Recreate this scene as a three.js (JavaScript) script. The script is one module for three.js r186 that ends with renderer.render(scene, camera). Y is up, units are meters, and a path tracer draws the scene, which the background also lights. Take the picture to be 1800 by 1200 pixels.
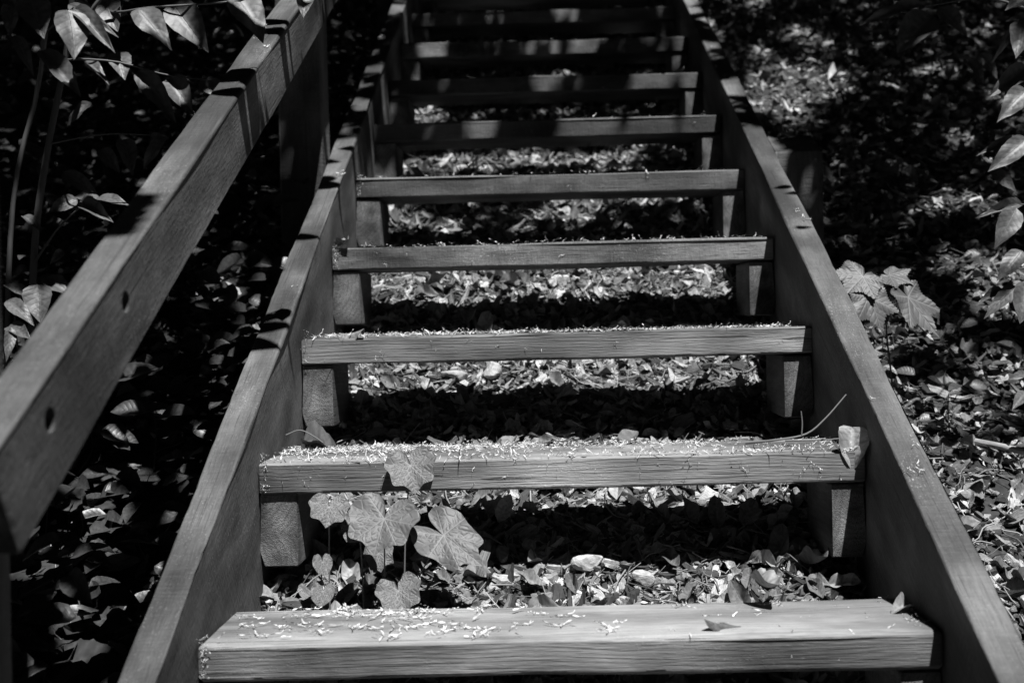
import * as THREE from 'three';
import { mergeGeometries } from 'three/addons/utils/BufferGeometryUtils.js';
import { Brush, Evaluator, SUBTRACTION } from 'three-bvh-csg';

// ---------------------------------------------------------------- camera, sky, sun, exposure
const scene = new THREE.Scene();
const camera = new THREE.PerspectiveCamera(33.4, 1024 / 682, 0.05, 300);
camera.position.set(-0.0212, 0.4242, 1.5134);
camera.rotation.set(-0.0171, 0.0283, -0.0224, 'YXZ');
camera.focus = 1.98;
camera.userData.fStop = 4.0;
camera.updateMatrixWorld();
scene.add(camera);

const SKY = 0.004;                                   // a dim, even grey sky behind the trees
{
  const w = 64, h = 32, d = new Float32Array(w * h * 4);
  for (let j = 0; j < h; j++) for (let i = 0; i < w; i++) {
    const el = (j + 0.5) / h * 2 - 1, k = (j * w + i) * 4;
    const v = SKY * (1.1 - 0.3 * Math.max(0, el));
    d[k] = d[k + 1] = d[k + 2] = v; d[k + 3] = 1;
  }
  const sky = new THREE.DataTexture(d, w, h, THREE.RGBAFormat, THREE.FloatType);
  sky.mapping = THREE.EquirectangularReflectionMapping;
  sky.magFilter = THREE.LinearFilter; sky.needsUpdate = true;
  scene.background = sky; scene.environment = sky;
}
const SX = 0.43, SY = 2.1, SZ = 1.0;                // towards the sun
const sun = new THREE.DirectionalLight(0xffffff, 5);
sun.position.set(SX * 8, SY * 8, SZ * 8);
sun.castShadow = true;
sun.shadow.mapSize.set(4096, 4096);
Object.assign(sun.shadow.camera, { left: -7, right: 7, top: 7, bottom: -7, near: 0.5, far: 40 });
scene.add(sun);

const renderer = new THREE.WebGLRenderer({ antialias: true });
renderer.setSize(1024, 682);
renderer.toneMapping = THREE.LinearToneMapping;
renderer.toneMappingExposure = 1.7;
renderer.shadowMap.enabled = true;
renderer.shadowMap.type = THREE.PCFSoftShadowMap;

// ---------------------------------------------------------------- small helpers
function rngOf(seed) { let s = seed >>> 0; return () => { s = (s + 0x6d2b79f5) >>> 0; let t = s; t = Math.imul(t ^ (t >>> 15), t | 1); t ^= t + Math.imul(t ^ (t >>> 7), t | 61); return ((t ^ (t >>> 14)) >>> 0) / 4294967296; }; }
const R0 = rngOf(7);
const rr = (a, b, r = R0) => a + (b - a) * r();
const clamp = (x, a = 0, b = 1) => Math.min(b, Math.max(a, x));
const sstep = (a, b, x) => { const t = clamp((x - a) / (b - a)); return t * t * (3 - 2 * t); };
const HT = new Float32Array(4096); { const r = rngOf(99); for (let i = 0; i < 4096; i++) HT[i] = r() * 2 - 1; }
const hsh = (x, y, s) => HT[(Math.imul(x, 374761393) + Math.imul(y, 668265263) + Math.imul(s, 1274126177) ^ (Math.imul(x, 374761393) + Math.imul(y, 668265263) >>> 13)) >>> 5 & 4095];
function vn(x, y, px, py, s) {                      // value noise, periodic in px, py cells
  const xi = Math.floor(x), yi = Math.floor(y), fx = x - xi, fy = y - yi;
  const a = ((xi % px) + px) % px, b = (a + 1) % px, c = ((yi % py) + py) % py, d = (c + 1) % py;
  const u = fx * fx * (3 - 2 * fx), v = fy * fy * (3 - 2 * fy);
  const p = hsh(a, c, s), q = hsh(b, c, s), r = hsh(a, d, s), t = hsh(b, d, s);
  return p + (q - p) * u + (r - p) * v + (p - q - r + t) * u * v;
}
function fbm(x, y, px, py, s, o = 4) { let a = 0, g = 0.5; for (let i = 0; i < o; i++) { a += g * vn(x, y, px, py, s + i * 7); x *= 2; y *= 2; px *= 2; py *= 2; g *= 0.5; } return a; }
const n2 = (x, y, s = 1, o = 3) => fbm(x + 500, y + 500, 4096, 4096, s, o);
const s255 = (l) => { l = clamp(l); return 255 * (l <= 0.0031308 ? 12.92 * l : 1.055 * Math.pow(l, 1 / 2.4) - 0.055); };
function texPair(w, h, f) {                         // f(i, j) -> [albedo, height 0..1]
  const c = new Uint8Array(w * h * 4), b = new Uint8Array(w * h * 4);
  for (let j = 0; j < h; j++) for (let i = 0; i < w; i++) {
    const [al, hh] = f(i, j), k = (j * w + i) * 4, v = s255(al), q = 255 * clamp(hh);
    c[k] = c[k + 1] = c[k + 2] = v; c[k + 3] = 255; b[k] = b[k + 1] = b[k + 2] = q; b[k + 3] = 255;
  }
  const mk = (d, srgb) => { const t = new THREE.DataTexture(d, w, h); t.wrapS = t.wrapT = THREE.RepeatWrapping; t.magFilter = THREE.LinearFilter; t.minFilter = THREE.LinearMipmapLinearFilter; t.generateMipmaps = true; t.anisotropy = 8; if (srgb) t.colorSpace = THREE.SRGBColorSpace; t.needsUpdate = true; return t; };
  return [mk(c, true), mk(b, false)];
}
const stdMat = ([map, bump], bs, rough = 0.85, extra = {}) => new THREE.MeshStandardMaterial({ map, bumpMap: bump, bumpScale: bs, roughness: rough, metalness: 0, ...extra });

const counts = {};
function numbered(name) { const n = counts[name] = (counts[name] ?? -1) + 1; return n ? `${name}_${String(n).padStart(3, '0')}` : name; }
function shade(o) { o.castShadow = o.receiveShadow = true; return o; }
function part(name, geo, mat, parent) { const m = shade(new THREE.Mesh(geo, mat)); m.name = name; parent.add(m); return m; }
function tag(o, label, category, group) { o.userData = { label, category }; if (group) o.userData.group = group; return o; }
function thing(name, pos, label, category, group) { const g = new THREE.Group(); g.name = numbered(name); g.position.set(...pos); scene.add(g); return tag(g, label, category, group); }
function solo(name, geo, mat, label, category, group) { const m = shade(new THREE.Mesh(geo, mat)); m.name = numbered(name); scene.add(m); return tag(m, label, category, group); }
function stuff(name, geo, mat, list, label) {       // list of {m: Matrix4, c: grey}
  const o = new THREE.InstancedMesh(geo, mat, list.length), c = new THREE.Color();
  list.forEach((e, i) => { o.setMatrixAt(i, e.m); o.setColorAt(i, c.setRGB(e.c, e.c, e.c)); });
  shade(o); o.name = numbered(name); o.userData = { kind: 'stuff', label }; scene.add(o); return o;
}

// ---------------------------------------------------------------- textures
const TL = 2.0, TV = 0.25;                          // metres covered by a wood texture
function woodTex(seed, o) {
  const W = 2048, H = 512, rings = o.rings;
  return texPair(W, H, (i, j) => {
    const u = i / W, v = j / H;
    let kn = 0, kw = 0;
    for (const [ku, kv, kr] of o.knots) { const du = (u - ku) * TL * 0.45, dv = (v - kv) * TV, d = Math.hypot(du, dv) / kr; kn += Math.exp(-d * d * 1.6); kw += 0.05 * Math.exp(-d * d * 0.25) * Math.sign(dv); }
    const warp = kw + o.warp * fbm(u * 5, v * 3, 5, 3, seed, 3) + 0.007 * fbm(u * 24, v * 6, 24, 6, seed + 50, 2);
    const q = (v + warp) * rings, id = Math.floor(q), t = q - id, rid = hsh(((id % rings) + rings) % rings, 3, seed);
    const late = sstep(0.35, 0.93, t) * (1 - sstep(0.93, 1, t)) * (0.55 + 0.45 * rid) * clamp(0.75 + 1.1 * fbm(u * 9, v * 7, 9, 7, seed + 55, 2), 0.15, 1.2);
    const fib = vn(u * 70, v * 256, 70, 256, seed + 11), fib2 = vn(u * 220, v * 170, 220, 170, seed + 12);
    const stain = fbm(u * 8, v * 4, 8, 4, seed + 21, 4), big = fbm(u * 3, v * 2, 3, 2, seed + 31, 2);
    const sp = vn(u * 700, v * 128, 700, 128, seed + 41), sp2 = vn(u * 900, v * 230, 900, 230, seed + 42), pat = sstep(-0.05, 0.35, fbm(u * 12, v * 4, 12, 4, seed + 61, 3));
    const mo = (o.mott ?? 0.4) * (0.16 * vn(u * 140 + 0.6 * fib, v * 190, 140, 190, seed + 81) + 0.3 * fbm(u * 60, v * 14, 60, 14, seed + 83, 4) + 0.25 * fbm(u * 22, v * 3, 22, 3, seed + 84, 2));
    let a = o.base * (1 - o.ring * late) * (1 + (o.mott ? 0.07 : 0.16) * fib + 0.08 * fib2 + mo) * (1 + o.stain * stain * 1.6 + 0.25 * big);
    const crack = sstep(0.72, 0.9, vn(u * 16, v * 150, 16, 150, seed + 71)) * o.crack;
    a *= (1 - 0.75 * crack) * (1 - 0.6 * clamp(kn));
    const dark = sstep(0.7, 0.95, sp2) * (0.3 + 0.7 * pat), lite = sstep(0.8, 0.98, sp) * pat * o.speck;
    a = a * (1 - 0.55 * dark * o.speck) + 0.3 * lite;
    const saw = o.mott ? 0.22 * vn(u * 620, v * 9, 620, 9, seed + 91) + 0.12 * vn(u * 900, v * 40, 900, 40, seed + 92) : 0, grit = sstep(0.55, 0.9, vn(u * 1000, v * 128, 1000, 128, seed + 93)) * (0.35 + 0.65 * pat);
    a *= 1 + 0.25 * saw; a += 0.09 * grit * (o.mott ? 1 : 0.4);
    const h = 0.5 + saw * 0.8 + 0.2 * grit - 0.25 * late * o.ring * 1.6 + (o.mott ? 0.06 : 0.14) * fib + 0.06 * fib2 + 0.45 * mo - 0.5 * crack - 0.25 * dark * o.speck + 0.3 * lite;
    return [a, h];
  });
}
const WOOD = [
  woodTex(1, { base: 0.165, rings: 40, warp: 0.07, ring: 0.55, stain: 0.45, speck: 0.5, crack: 0.8, knots: [[0.55, 0.45, 0.013]] }),
  woodTex(2, { base: 0.076, rings: 24, warp: 0.1, ring: 0.16, stain: 0.6, speck: 0.6, crack: 0.5, mott: 1, knots: [[0.22, 0.3, 0.02], [0.71, 0.75, 0.016]] }),
  woodTex(3, { base: 0.1, rings: 20, warp: 0.12, ring: 0.22, stain: 0.75, speck: 1.0, crack: 0.4, mott: 1, knots: [[0.35, 0.55, 0.02], [0.8, 0.15, 0.016]] }),
];
const END = texPair(512, 512, (i, j) => {           // growth rings on sawn ends
  const x = i / 512, y = j / 512, dx = x - 0.12 + 0.02 * vn(x * 6, y * 6, 6, 6, 3), dy = y - 0.6, d = Math.hypot(dx, dy) * 17 + 0.5 * vn(x * 9, y * 9, 9, 9, 5), t = d - Math.floor(d);
  const late = sstep(0.3, 0.9, t) * (1 - sstep(0.9, 1, t)), g = vn(x * 128, y * 128, 128, 128, 8), g2 = vn(x * 256, y * 256, 256, 256, 9), s = fbm(x * 4, y * 4, 4, 4, 12, 4);
  const k = sstep(0.35, 0.8, g2) * (0.5 + s);
  return [0.115 * (1 - 0.25 * late) * (1 + 0.3 * g + 0.3 * g2) * (1 + 1.3 * s) + 0.1 * k, 0.5 - 0.12 * late + 0.2 * g + 0.2 * g2 + 0.2 * k];
});
const woodMat = WOOD.map((t, i) => stdMat(t, [0.0018, 0.0016, 0.002][i], [0.8, 0.72, 0.85][i], { vertexColors: true }));
const endMat = stdMat(END, 0.0016, 0.95, { vertexColors: true });
const CHIP = texPair(256, 256, (i, j) => { const x = i / 256, y = j / 256, f = vn(x * 6, y * 48, 6, 48, 2), g = fbm(x * 8, y * 8, 8, 8, 4, 4), k = sstep(0.45, 0.7, vn(x * 4, y * 30, 4, 30, 6)); return [0.58 * (1 + 0.3 * f + 0.5 * g) * (1 - 0.5 * k), 0.5 + 0.3 * f + 0.2 * g - 0.4 * k]; });
const STONE = texPair(256, 256, (i, j) => { const x = i / 256, y = j / 256, g = fbm(x * 6, y * 6, 6, 6, 24, 5), f = vn(x * 90, y * 90, 90, 90, 26); return [0.62 * (1 + 0.5 * g + 0.12 * f), 0.5 + 0.5 * g + 0.1 * f]; });
const SOIL = texPair(512, 512, (i, j) => { const x = i / 512, y = j / 512, g = fbm(x * 10, y * 10, 10, 10, 34, 5), f = vn(x * 120, y * 120, 120, 120, 36); return [0.03 * (1 + 0.8 * g + 0.4 * f), 0.5 + 0.4 * g + 0.2 * f]; });
const chipMat = stdMat(CHIP, 0.001, 0.9), stoneMat = stdMat(STONE, 0.001, 0.85), soilMat = stdMat(SOIL, 0.01, 1);

// leaf textures: u along the midrib, v across
function segDist(px, py, ax, ay, bx, by) { const dx = bx - ax, dy = by - ay, t = clamp(((px - ax) * dx + (py - ay) * dy) / (dx * dx + dy * dy)); return Math.hypot(px - ax - t * dx, py - ay - t * dy); }
const OVATE = texPair(512, 256, (i, j) => {
  const u = i / 512, v = Math.abs(j / 256 * 2 - 1);
  const mid = 1 - sstep(0.012, 0.05, v);
  const q = (u - v * 0.16 - 0.05 * v * v) * 7.5 + (j < 128 ? 0.35 : 0), t = Math.abs(q - Math.round(q)) / 7.5;
  const sec = (1 - sstep(0.003, 0.012, t)) * (1 - sstep(0.75, 0.97, v)) * (u > 0.03 ? 1 : 0);
  const m = fbm(u * 16, j / 256 * 8, 16, 8, 61, 3), net = Math.abs(vn(u * 46, j / 256 * 30, 46, 30, 63));
  const puff = sstep(0, 0.06, t);
  return [0.072 * (1 + 0.6 * m) * (1 - 0.1 * (1 - sstep(0, 0.14, net))) + 0.014 * mid + 0.007 * sec, 0.45 + 0.1 * puff + 0.14 * m - 0.04 * sec - 0.2 * mid];
});
const cellPts = []; { const r = rngOf(41); for (let i = 0; i < 150; i++) cellPts.push([r() * 2.4 - 1.2, r() * 2.4 - 1.2]); }
function palmateTex(veins, base, reticulate) {
  return texPair(384, 384, (i, j) => {
    const x = i / 384 * 2.4 - 1.2, y = j / 384 * 2.4 - 1.2;
    let dm = 9, ds = 9;
    for (const [a, len] of veins) {
      const ex = Math.cos(a) * len, ey = Math.sin(a) * len; dm = Math.min(dm, segDist(x, y, 0, 0, ex, ey) * (0.6 + 0.9 * Math.hypot(x, y)));
      for (let k = 1; k <= 4; k++) for (const s of [-1, 1]) { const t = (k + (s > 0 ? 0.35 : 0)) / 5.2, bx = ex * t, by = ey * t, L = len * 0.42 * (1.05 - t * 0.6); ds = Math.min(ds, segDist(x, y, bx, by, bx + Math.cos(a + s * 0.85) * L, by + Math.sin(a + s * 0.85) * L)); }
    }
    let d1 = 9, d2 = 9;
    if (reticulate) for (const [cx, cy] of cellPts) { const d = Math.hypot(x - cx, y - cy); if (d < d1) { d2 = d1; d1 = d; } else if (d < d2) d2 = d; }
    const edge = reticulate ? sstep(0, 0.07, d2 - d1) : 1;
    const vm = 1 - sstep(0.003, 0.013, dm), vs = 1 - sstep(0.002, 0.009, ds), m = fbm(x * 5 + 6, y * 5 + 6, 24, 24, 81, 3);
    return [base * (1 + 0.25 * m) * (0.93 + 0.12 * edge) + 0.022 * (1 - edge) + 0.075 * vm + 0.03 * vs, 0.3 + 0.42 * edge * sstep(0, 0.05, Math.min(dm, ds)) + 0.08 * m - 0.12 * vm];
  });
}
const IVYV = [[0, 1], [0.62, 0.9], [-0.62, 0.9], [1.45, 0.85], [-1.45, 0.85], [2.35, 0.7], [-2.35, 0.7]];
const ovateMat = stdMat(OVATE, 0.0012, 0.5, { side: THREE.DoubleSide });
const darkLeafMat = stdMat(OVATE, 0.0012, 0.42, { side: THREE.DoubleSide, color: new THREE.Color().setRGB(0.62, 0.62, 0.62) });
const ivyMat = stdMat(palmateTex(IVYV, 0.07, true), 0.0012, 0.55, { side: THREE.DoubleSide });
const mapleMat = stdMat(palmateTex([[0, 1], [0.85, 0.85], [-0.85, 0.85], [1.9, 0.5], [-1.9, 0.5]], 0.066, false), 0.0012, 0.55, { side: THREE.DoubleSide });
const dryMat = stdMat(OVATE, 0.0015, 0.8, { side: THREE.DoubleSide, color: new THREE.Color().setRGB(3.2, 3.2, 3.2) });
const greyMat = (v, rough = 0.85, extra = {}) => new THREE.MeshStandardMaterial({ color: new THREE.Color().setRGB(v, v, v), roughness: rough, ...extra });
const stemMat = greyMat(0.07, 0.6), plantStem = greyMat(0.13, 0.6), barkMat = stdMat(CHIP, 0.004, 0.95, { color: new THREE.Color().setRGB(0.13, 0.13, 0.13) }), twigMat = greyMat(0.14), bloomMat = greyMat(0.62, 0.8, { side: THREE.DoubleSide });
const ironMat = new THREE.MeshStandardMaterial({ color: new THREE.Color().setRGB(0.2, 0.2, 0.2), metalness: 0.7, roughness: 0.55 });

// ---------------------------------------------------------------- the slope
const RISE = 0.2004, RUN = 0.3523, M = RISE / RUN, SL = Math.atan(M);
function groundY(x, z) {
  const w = -z;
  const up = Math.min(w, 9) + (w > 9 ? (1 - Math.exp(-(w - 9) / 6)) * 5 : 0), dn = w < -1.2 ? -1.2 - (1 - Math.exp((w + 1.2) / 2)) * 1.6 : up;
  const near = sstep(-1, 0.3, w) * (1 - sstep(5, 7, w));
  let y = M * dn - 0.252 - near * 0.026 * (1 - sstep(0.52, 0.66, Math.abs(x))) * sstep(0.42, 0.62, w);
  y += 0.018 * n2(x * 4, z * 4, 3, 3) + (Math.abs(x) > 0.6 ? 0.09 * n2(x * 0.9, z * 0.9, 5, 2) * sstep(0.6, 1.4, Math.abs(x)) : 0);
  return y;
}
{
  const xs = [], zs = [], step = (near, far) => { const a = []; let v = 0, d = near; while (v < far) { a.push(v); v += d; if (v > 2.4) d *= 1.22; } a.push(far); return a; };
  const hx = step(0.05, 70); for (let i = hx.length - 1; i > 0; i--) xs.push(-hx[i]); xs.push(...hx);
  for (const v of step(0.12, 70).reverse()) zs.push(1.2 + v); { let v = 1.2 - 0.05, d = 0.05; while (v > -80) { zs.push(v); if (v < -6) d *= 1.2; v -= d; } }
  const pos = [], uv = [], idx = [], nx = xs.length, nz = zs.length;
  for (const z of zs) for (const x of xs) { pos.push(x, groundY(x, z), z); uv.push(x / 0.8, z / 0.8); }
  for (let j = 0; j < nz - 1; j++) for (let i = 0; i < nx - 1; i++) { const a = j * nx + i; idx.push(a, a + 1, a + nx, a + 1, a + nx + 1, a + nx); }
  const g = new THREE.BufferGeometry(); g.setAttribute('position', new THREE.Float32BufferAttribute(pos, 3)); g.setAttribute('uv', new THREE.Float32BufferAttribute(uv, 2)); g.setIndex(idx); g.computeVertexNormals();
  const o = shade(new THREE.Mesh(g, soilMat)); o.name = 'ground'; o.userData = { kind: 'structure', label: 'dark soil of the wooded slope under the wooden stairs' }; scene.add(o);
}

// ---------------------------------------------------------------- timber
const capUV = 0.16;
function plank(L, H, W, { c = 0.005, seg = 40, amp = 0.0012, seed = 1, nick = 0.003, blot = 1.25 } = {}) {   // along x, rounded edges, worn
  const r = rngOf(seed), prof = [], offU = r(), offV = r(), bx = r() * 40, hh = H / 2, hw = W / 2;
  const corners = [[hh - c, hw - c, 0], [hh - c, -hw + c, 1], [-hh + c, -hw + c, 2], [-hh + c, hw - c, 3]];   // (y, z), turning from +z through +y
  let per = 0, last = null;
  let corner = -1;
  for (const [cy, cz, q] of [...corners, corners[0]]) for (let k = (corner++, 0); k <= 3; k++) {
    const a = (q + k / 3) * Math.PI / 2, ny = Math.sin(a), nz = Math.cos(a), p = { y: cy + ny * c, z: cz + nz * c, ny, nz, k };
    if (last) {
      const D = Math.hypot(p.y - last.y, p.z - last.z), m = k === 0 ? Math.max(1, Math.round(D / 0.022)) : 1;
      for (let t = 1; t < m; t++) prof.push({ y: last.y + (p.y - last.y) * t / m, z: last.z + (p.z - last.z) * t / m, ny, nz, k: 0, v: per + D * t / m });
      per += D;
    }
    if (corner > 3 && k === 1) break;
    p.v = per; prof.push(p); last = p;
  }
  const col = [], weather = (x, p, e) => {             // uneven weathering: blotches, rubbed edges, dirt at the ends
    const d = Math.min(L / 2 - x, L / 2 + x), dirt = Math.exp(-d / 0.03) * clamp(0.6 + n2(x * 30 + bx, p.v * 30, seed + 25, 2));
    const k = clamp(1 + blot * (1.0 * n2(x * 7 + bx, p.v * 16, seed + 20, 4) + 0.8 * n2(x * 1.3 + bx, p.v * 5, seed + 22, 2)) + e * (0.22 + 0.5 * n2(x * 14 + bx, p.v * 3, seed + 24, 2)) - 0.6 * dirt, 0.3, 1.4);
    col.push(k, k, k);
  };
  const pos = [], nor = [], uv = [], idx = [], np = prof.length;
  const rings = [];
  for (let i = 0; i <= seg; i++) rings.push([-L / 2 + c * 0.7 + (L - 1.4 * c) * i / seg, 0]);
  rings.unshift([-L / 2, c * 0.6]); rings.push([L / 2, c * 0.6]);
  rings.forEach(([x, ins], i) => {
    for (const p of prof) {
      const e = p.k === 1 || p.k === 2 ? 1 : 0, d = amp * n2(x * 3 + bx, p.v * 7, seed, 2) - e * nick * Math.max(0, n2(x * 30 + bx, p.v * 9, seed + 3, 2)) - ins;
      pos.push(x, p.y + p.ny * d, p.z + p.nz * d); weather(x, p, e);
      const tx = i === 0 ? -0.5 : i === rings.length - 1 ? 0.5 : 0, q = Math.hypot(1, tx);
      nor.push(tx / q, p.ny / q, p.nz / q); uv.push(x / TL + offU, p.v / TV + offV);
    }
  });
  for (let i = 0; i < rings.length - 1; i++) for (let k = 0; k < np - 1; k++) { const a = i * np + k, b = a + np; idx.push(a, a + 1, b, a + 1, b + 1, b); }
  const nSide = idx.length, g = new THREE.BufferGeometry();
  for (const end of [0, rings.length - 1]) {
    const base = pos.length / 3, s = end ? 1 : -1, o = [r(), r()];
    pos.push(rings[end][0], 0, 0); col.push(1, 1, 1); nor.push(s, 0, 0); uv.push(o[0], o[1]);
    for (let k = 0; k < np; k++) { const a = (end * np + k) * 3; pos.push(pos[a], pos[a + 1], pos[a + 2]); { const q = clamp(0.75 + 0.8 * n2(pos[a + 1] * 20 + bx, pos[a + 2] * 20, seed + 30, 2), 0.3, 1.5); col.push(q, q, q); } nor.push(s, 0, 0); uv.push(pos[a + 2] / capUV + o[0], pos[a + 1] / capUV + o[1]); }
    for (let k = 1; k < np; k++) s > 0 ? idx.push(base, base + k + 1, base + k) : idx.push(base, base + k, base + k + 1);
  }
  g.setAttribute('position', new THREE.Float32BufferAttribute(pos, 3)); g.setAttribute('normal', new THREE.Float32BufferAttribute(nor, 3)); g.setAttribute('color', new THREE.Float32BufferAttribute(col, 3)); g.setAttribute('uv', new THREE.Float32BufferAttribute(uv, 2)); g.setIndex(idx);
  // make the winding agree with the normals
  const P = g.attributes.position, N = g.attributes.normal, I = g.index, A = new THREE.Vector3(), B = new THREE.Vector3(), C = new THREE.Vector3(), n = new THREE.Vector3();
  for (let t = 0; t < I.count; t += 3) { A.fromBufferAttribute(P, I.getX(t)); B.fromBufferAttribute(P, I.getX(t + 1)); C.fromBufferAttribute(P, I.getX(t + 2)); B.sub(A); C.sub(A); B.cross(C); n.fromBufferAttribute(N, I.getX(t)); if (B.dot(n) < 0) { const q = I.getX(t + 1); I.setX(t + 1, I.getX(t + 2)); I.setX(t + 2, q); } }
  g.addGroup(0, nSide, 0); g.addGroup(nSide, idx.length - nSide, 1);
  return g;
}
const TT = 0.0509, TD = 0.185, ST = 0.0516;

// ---------------------------------------------------------------- the stairs
const stairs = thing('wooden_staircase', [0, 0, 0], 'weathered open timber staircase climbing the wooded slope between two plank stringers', 'staircase');
{
  const NT = 13, len = 6.6, mid = 2.5;              // centre of the stringers along the run
  for (const [s, e, seed] of [[-1, 0.086, 11], [1, 0.0957, 12]]) {
    const H = 0.335, g = plank(len, H, ST, { seg: 320, seed, amp: 0.006, nick: 0.006, c: 0.0045 });
    g.rotateY(Math.PI / 2); g.rotateX(SL);
    const o = part('stringer', g, [woodMat[s < 0 ? 1 : 1], endMat], stairs);
    const top = H / 2;
    o.position.set(s * (0.5 + ST / 2), M * mid + e - top / Math.cos(SL), -mid);
  }
  const kind = [0, 0, 0, 2, 1, 1, 1, 2, 1, 0, 1, 2, 1];
  for (let k = 0; k < NT; k++) {
    const g = plank(0.996, TT, TD, { seg: 60, seed: 30 + k, c: k === 0 ? 0.007 : 0.004, amp: 0.005, nick: 0.005 });
    const o = part('tread', g, [woodMat[kind[k]], endMat], stairs);
    o.position.set(0, k * RISE - TT / 2, -k * RUN - TD / 2);
    o.rotation.set(rr(-0.006, 0.006), rr(-0.004, 0.004), rr(-0.004, 0.004) + (k < 4 ? 0.003 : 0));
    for (const s of [-1, 1]) {
      const w = s < 0 ? 0.062 : 0.056, h = 0.122, c = plank(0.17, h, w, { seg: 8, seed: 60 + k * 2 + s, c: 0.004, amp: 0.002, nick: 0.002 });
      const P = c.attributes.position;
      for (let i = 0; i < P.count; i++) { const y = P.getY(i), z = P.getZ(i); if (z * s > 0) P.setZ(i, z + s * 0.006 * (0.5 - y / h)); if (z * s > 0 && y < -h / 2 + 0.012) P.setZ(i, P.getZ(i) - s * 0.008); }
      c.rotateY(Math.PI / 2);                       // z becomes x
      const q = part('cleat', c, [woodMat[2], endMat], stairs);
      q.position.set(s * (0.4985 - w / 2), k * RISE - TT - 0.002 - h / 2, -k * RUN - 0.008 - 0.085);
    }
  }
  // short post outside the right stringer, its top sawn along the slope
  const g = plank(1.0, 0.118, 0.116, { seg: 20, seed: 91, c: 0.006, amp: 0.002 });
  g.rotateZ(Math.PI / 2);
  const P = g.attributes.position; for (let i = 0; i < P.count; i++) if (P.getY(i) > 0.3) P.setY(i, P.getY(i) - P.getZ(i) * 0.5);
  const o = part('post', g, [woodMat[2], endMat], stairs); o.position.set(0.614, 0.355, -1.36);
}

// ---------------------------------------------------------------- the handrail
const rail = thing('wooden_handrail', [-0.52, 0, 0], 'thick timber handrail on posts along the left side of the stairs', 'handrail');
{
  const len = 5.6, mid = 1.9, H = 0.1226 * Math.cos(SL);
  const g = plank(len, H, 0.05, { seg: 120, seed: 21, amp: 0.003, nick: 0.002, c: 0.005 }); g.rotateY(Math.PI / 2); g.rotateX(SL);
  const place = new THREE.Vector3(0, M * mid + 0.6358 - H / 2 / Math.cos(SL), -mid);
  const brush = new Brush(g, [woodMat[1], endMat]); brush.updateMatrixWorld();
  const ev = new Evaluator(); ev.useGroups = true; ev.attributes = ['position', 'normal', 'uv', 'color'];
  let cur = brush; const holes = [[0.457, 0.235], [0.341, 0.443]];
  for (const [y, z] of holes) {
    const cy = new THREE.CylinderGeometry(0.0125, 0.0125, 0.05, 24); cy.rotateZ(Math.PI / 2); cy.setAttribute('color', new THREE.Float32BufferAttribute(new Float32Array(cy.attributes.position.count * 3).fill(0.6), 3));
    const b = new Brush(cy, endMat); b.position.set(0.025, y - place.y, z - place.z); b.updateMatrixWorld();
    cur = ev.evaluate(cur, b, SUBTRACTION); cur.updateMatrixWorld();
  }
  const o = part('rail', cur.geometry, cur.material, rail); o.position.copy(place);
  for (const [y, z] of holes) { const b = part('bolt', new THREE.CylinderGeometry(0.0075, 0.0075, 0.012, 6).rotateZ(Math.PI / 2), ironMat, rail); b.position.set(0.003, y, z); }
  for (const [z, top, seed] of [[0.455, 1.35, 71], [-1.315, 1.36, 72], [-3.1, 2.3, 73]]) {
    const bot = groundY(-0.6, z) - 0.2, h = top - bot, p = plank(h, 0.11, 0.098, { seg: 30, seed, c: 0.006, amp: 0.003 }); p.rotateZ(Math.PI / 2);
    const q = part('post', p, [woodMat[1], endMat], rail); q.position.set(-0.607 + 0.52 - 0.0005, (top + bot) / 2, z);
  }
}

// ---------------------------------------------------------------- leaves
const V3 = (x, y, z) => new THREE.Vector3(x, y, z);
const SUN = V3(SX, SY, SZ).normalize();
function ovate({ nose = 1.0, curl = 0.12, fold = 0.14, wave = 0.02, seed = 1, nu = 14, nv = 6, aspect = 0.5 } = {}) {   // unit length along +x
  const pos = [], uv = [], idx = [], r = rngOf(seed), ph = r() * 6, bend = (r() - 0.5) * 0.14;
  for (let i = 0; i <= nu; i++) {
    const u = i / nu, wd = Math.pow(u + 0.001, 0.55) * Math.pow(1.0001 - u, 0.85 * nose) * 2.55 * aspect / 2 * (1 + 0.03 * Math.sin(u * 34 + ph));
    for (let j = 0; j <= nv; j++) {
      const v = j / nv * 2 - 1, y = v * wd + bend * u * u;
      const z = -curl * u * u + fold * Math.abs(v) * wd * 1.6 + wave * Math.sin(u * 9 + ph + v * 2) * Math.abs(v) * Math.sin(u * 3.1);
      pos.push(u, y, z); uv.push(u, j / nv);
    }
  }
  for (let i = 0; i < nu; i++) for (let j = 0; j < nv; j++) { const a = i * (nv + 1) + j, b = a + nv + 1; idx.push(a, b, a + 1, b, b + 1, a + 1); }
  const g = new THREE.BufferGeometry(); g.setAttribute('position', new THREE.Float32BufferAttribute(pos, 3)); g.setAttribute('uv', new THREE.Float32BufferAttribute(uv, 2)); g.setIndex(idx); g.computeVertexNormals(); return g;
}
const OV = [0, 1, 2, 3, 4, 5].map((i) => ovate({ seed: 5 + i, curl: [0.1, 0.2, 0.05, 0.28, 0.14, 0.18][i], fold: [0.3, 0.2, 0.42, 0.15, 0.35, 0.25][i], wave: 0.025 + 0.01 * (i % 3), nose: [1.4, 1.25, 1.5, 1.35, 1.2, 1.45][i] }));
const OVs = [0, 1, 2].map((i) => ovate({ seed: 25 + i, nu: 6, nv: 2, aspect: [0.52, 0.6, 0.46][i], curl: 0.15, fold: 0.35, wave: 0.02 }));
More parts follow.
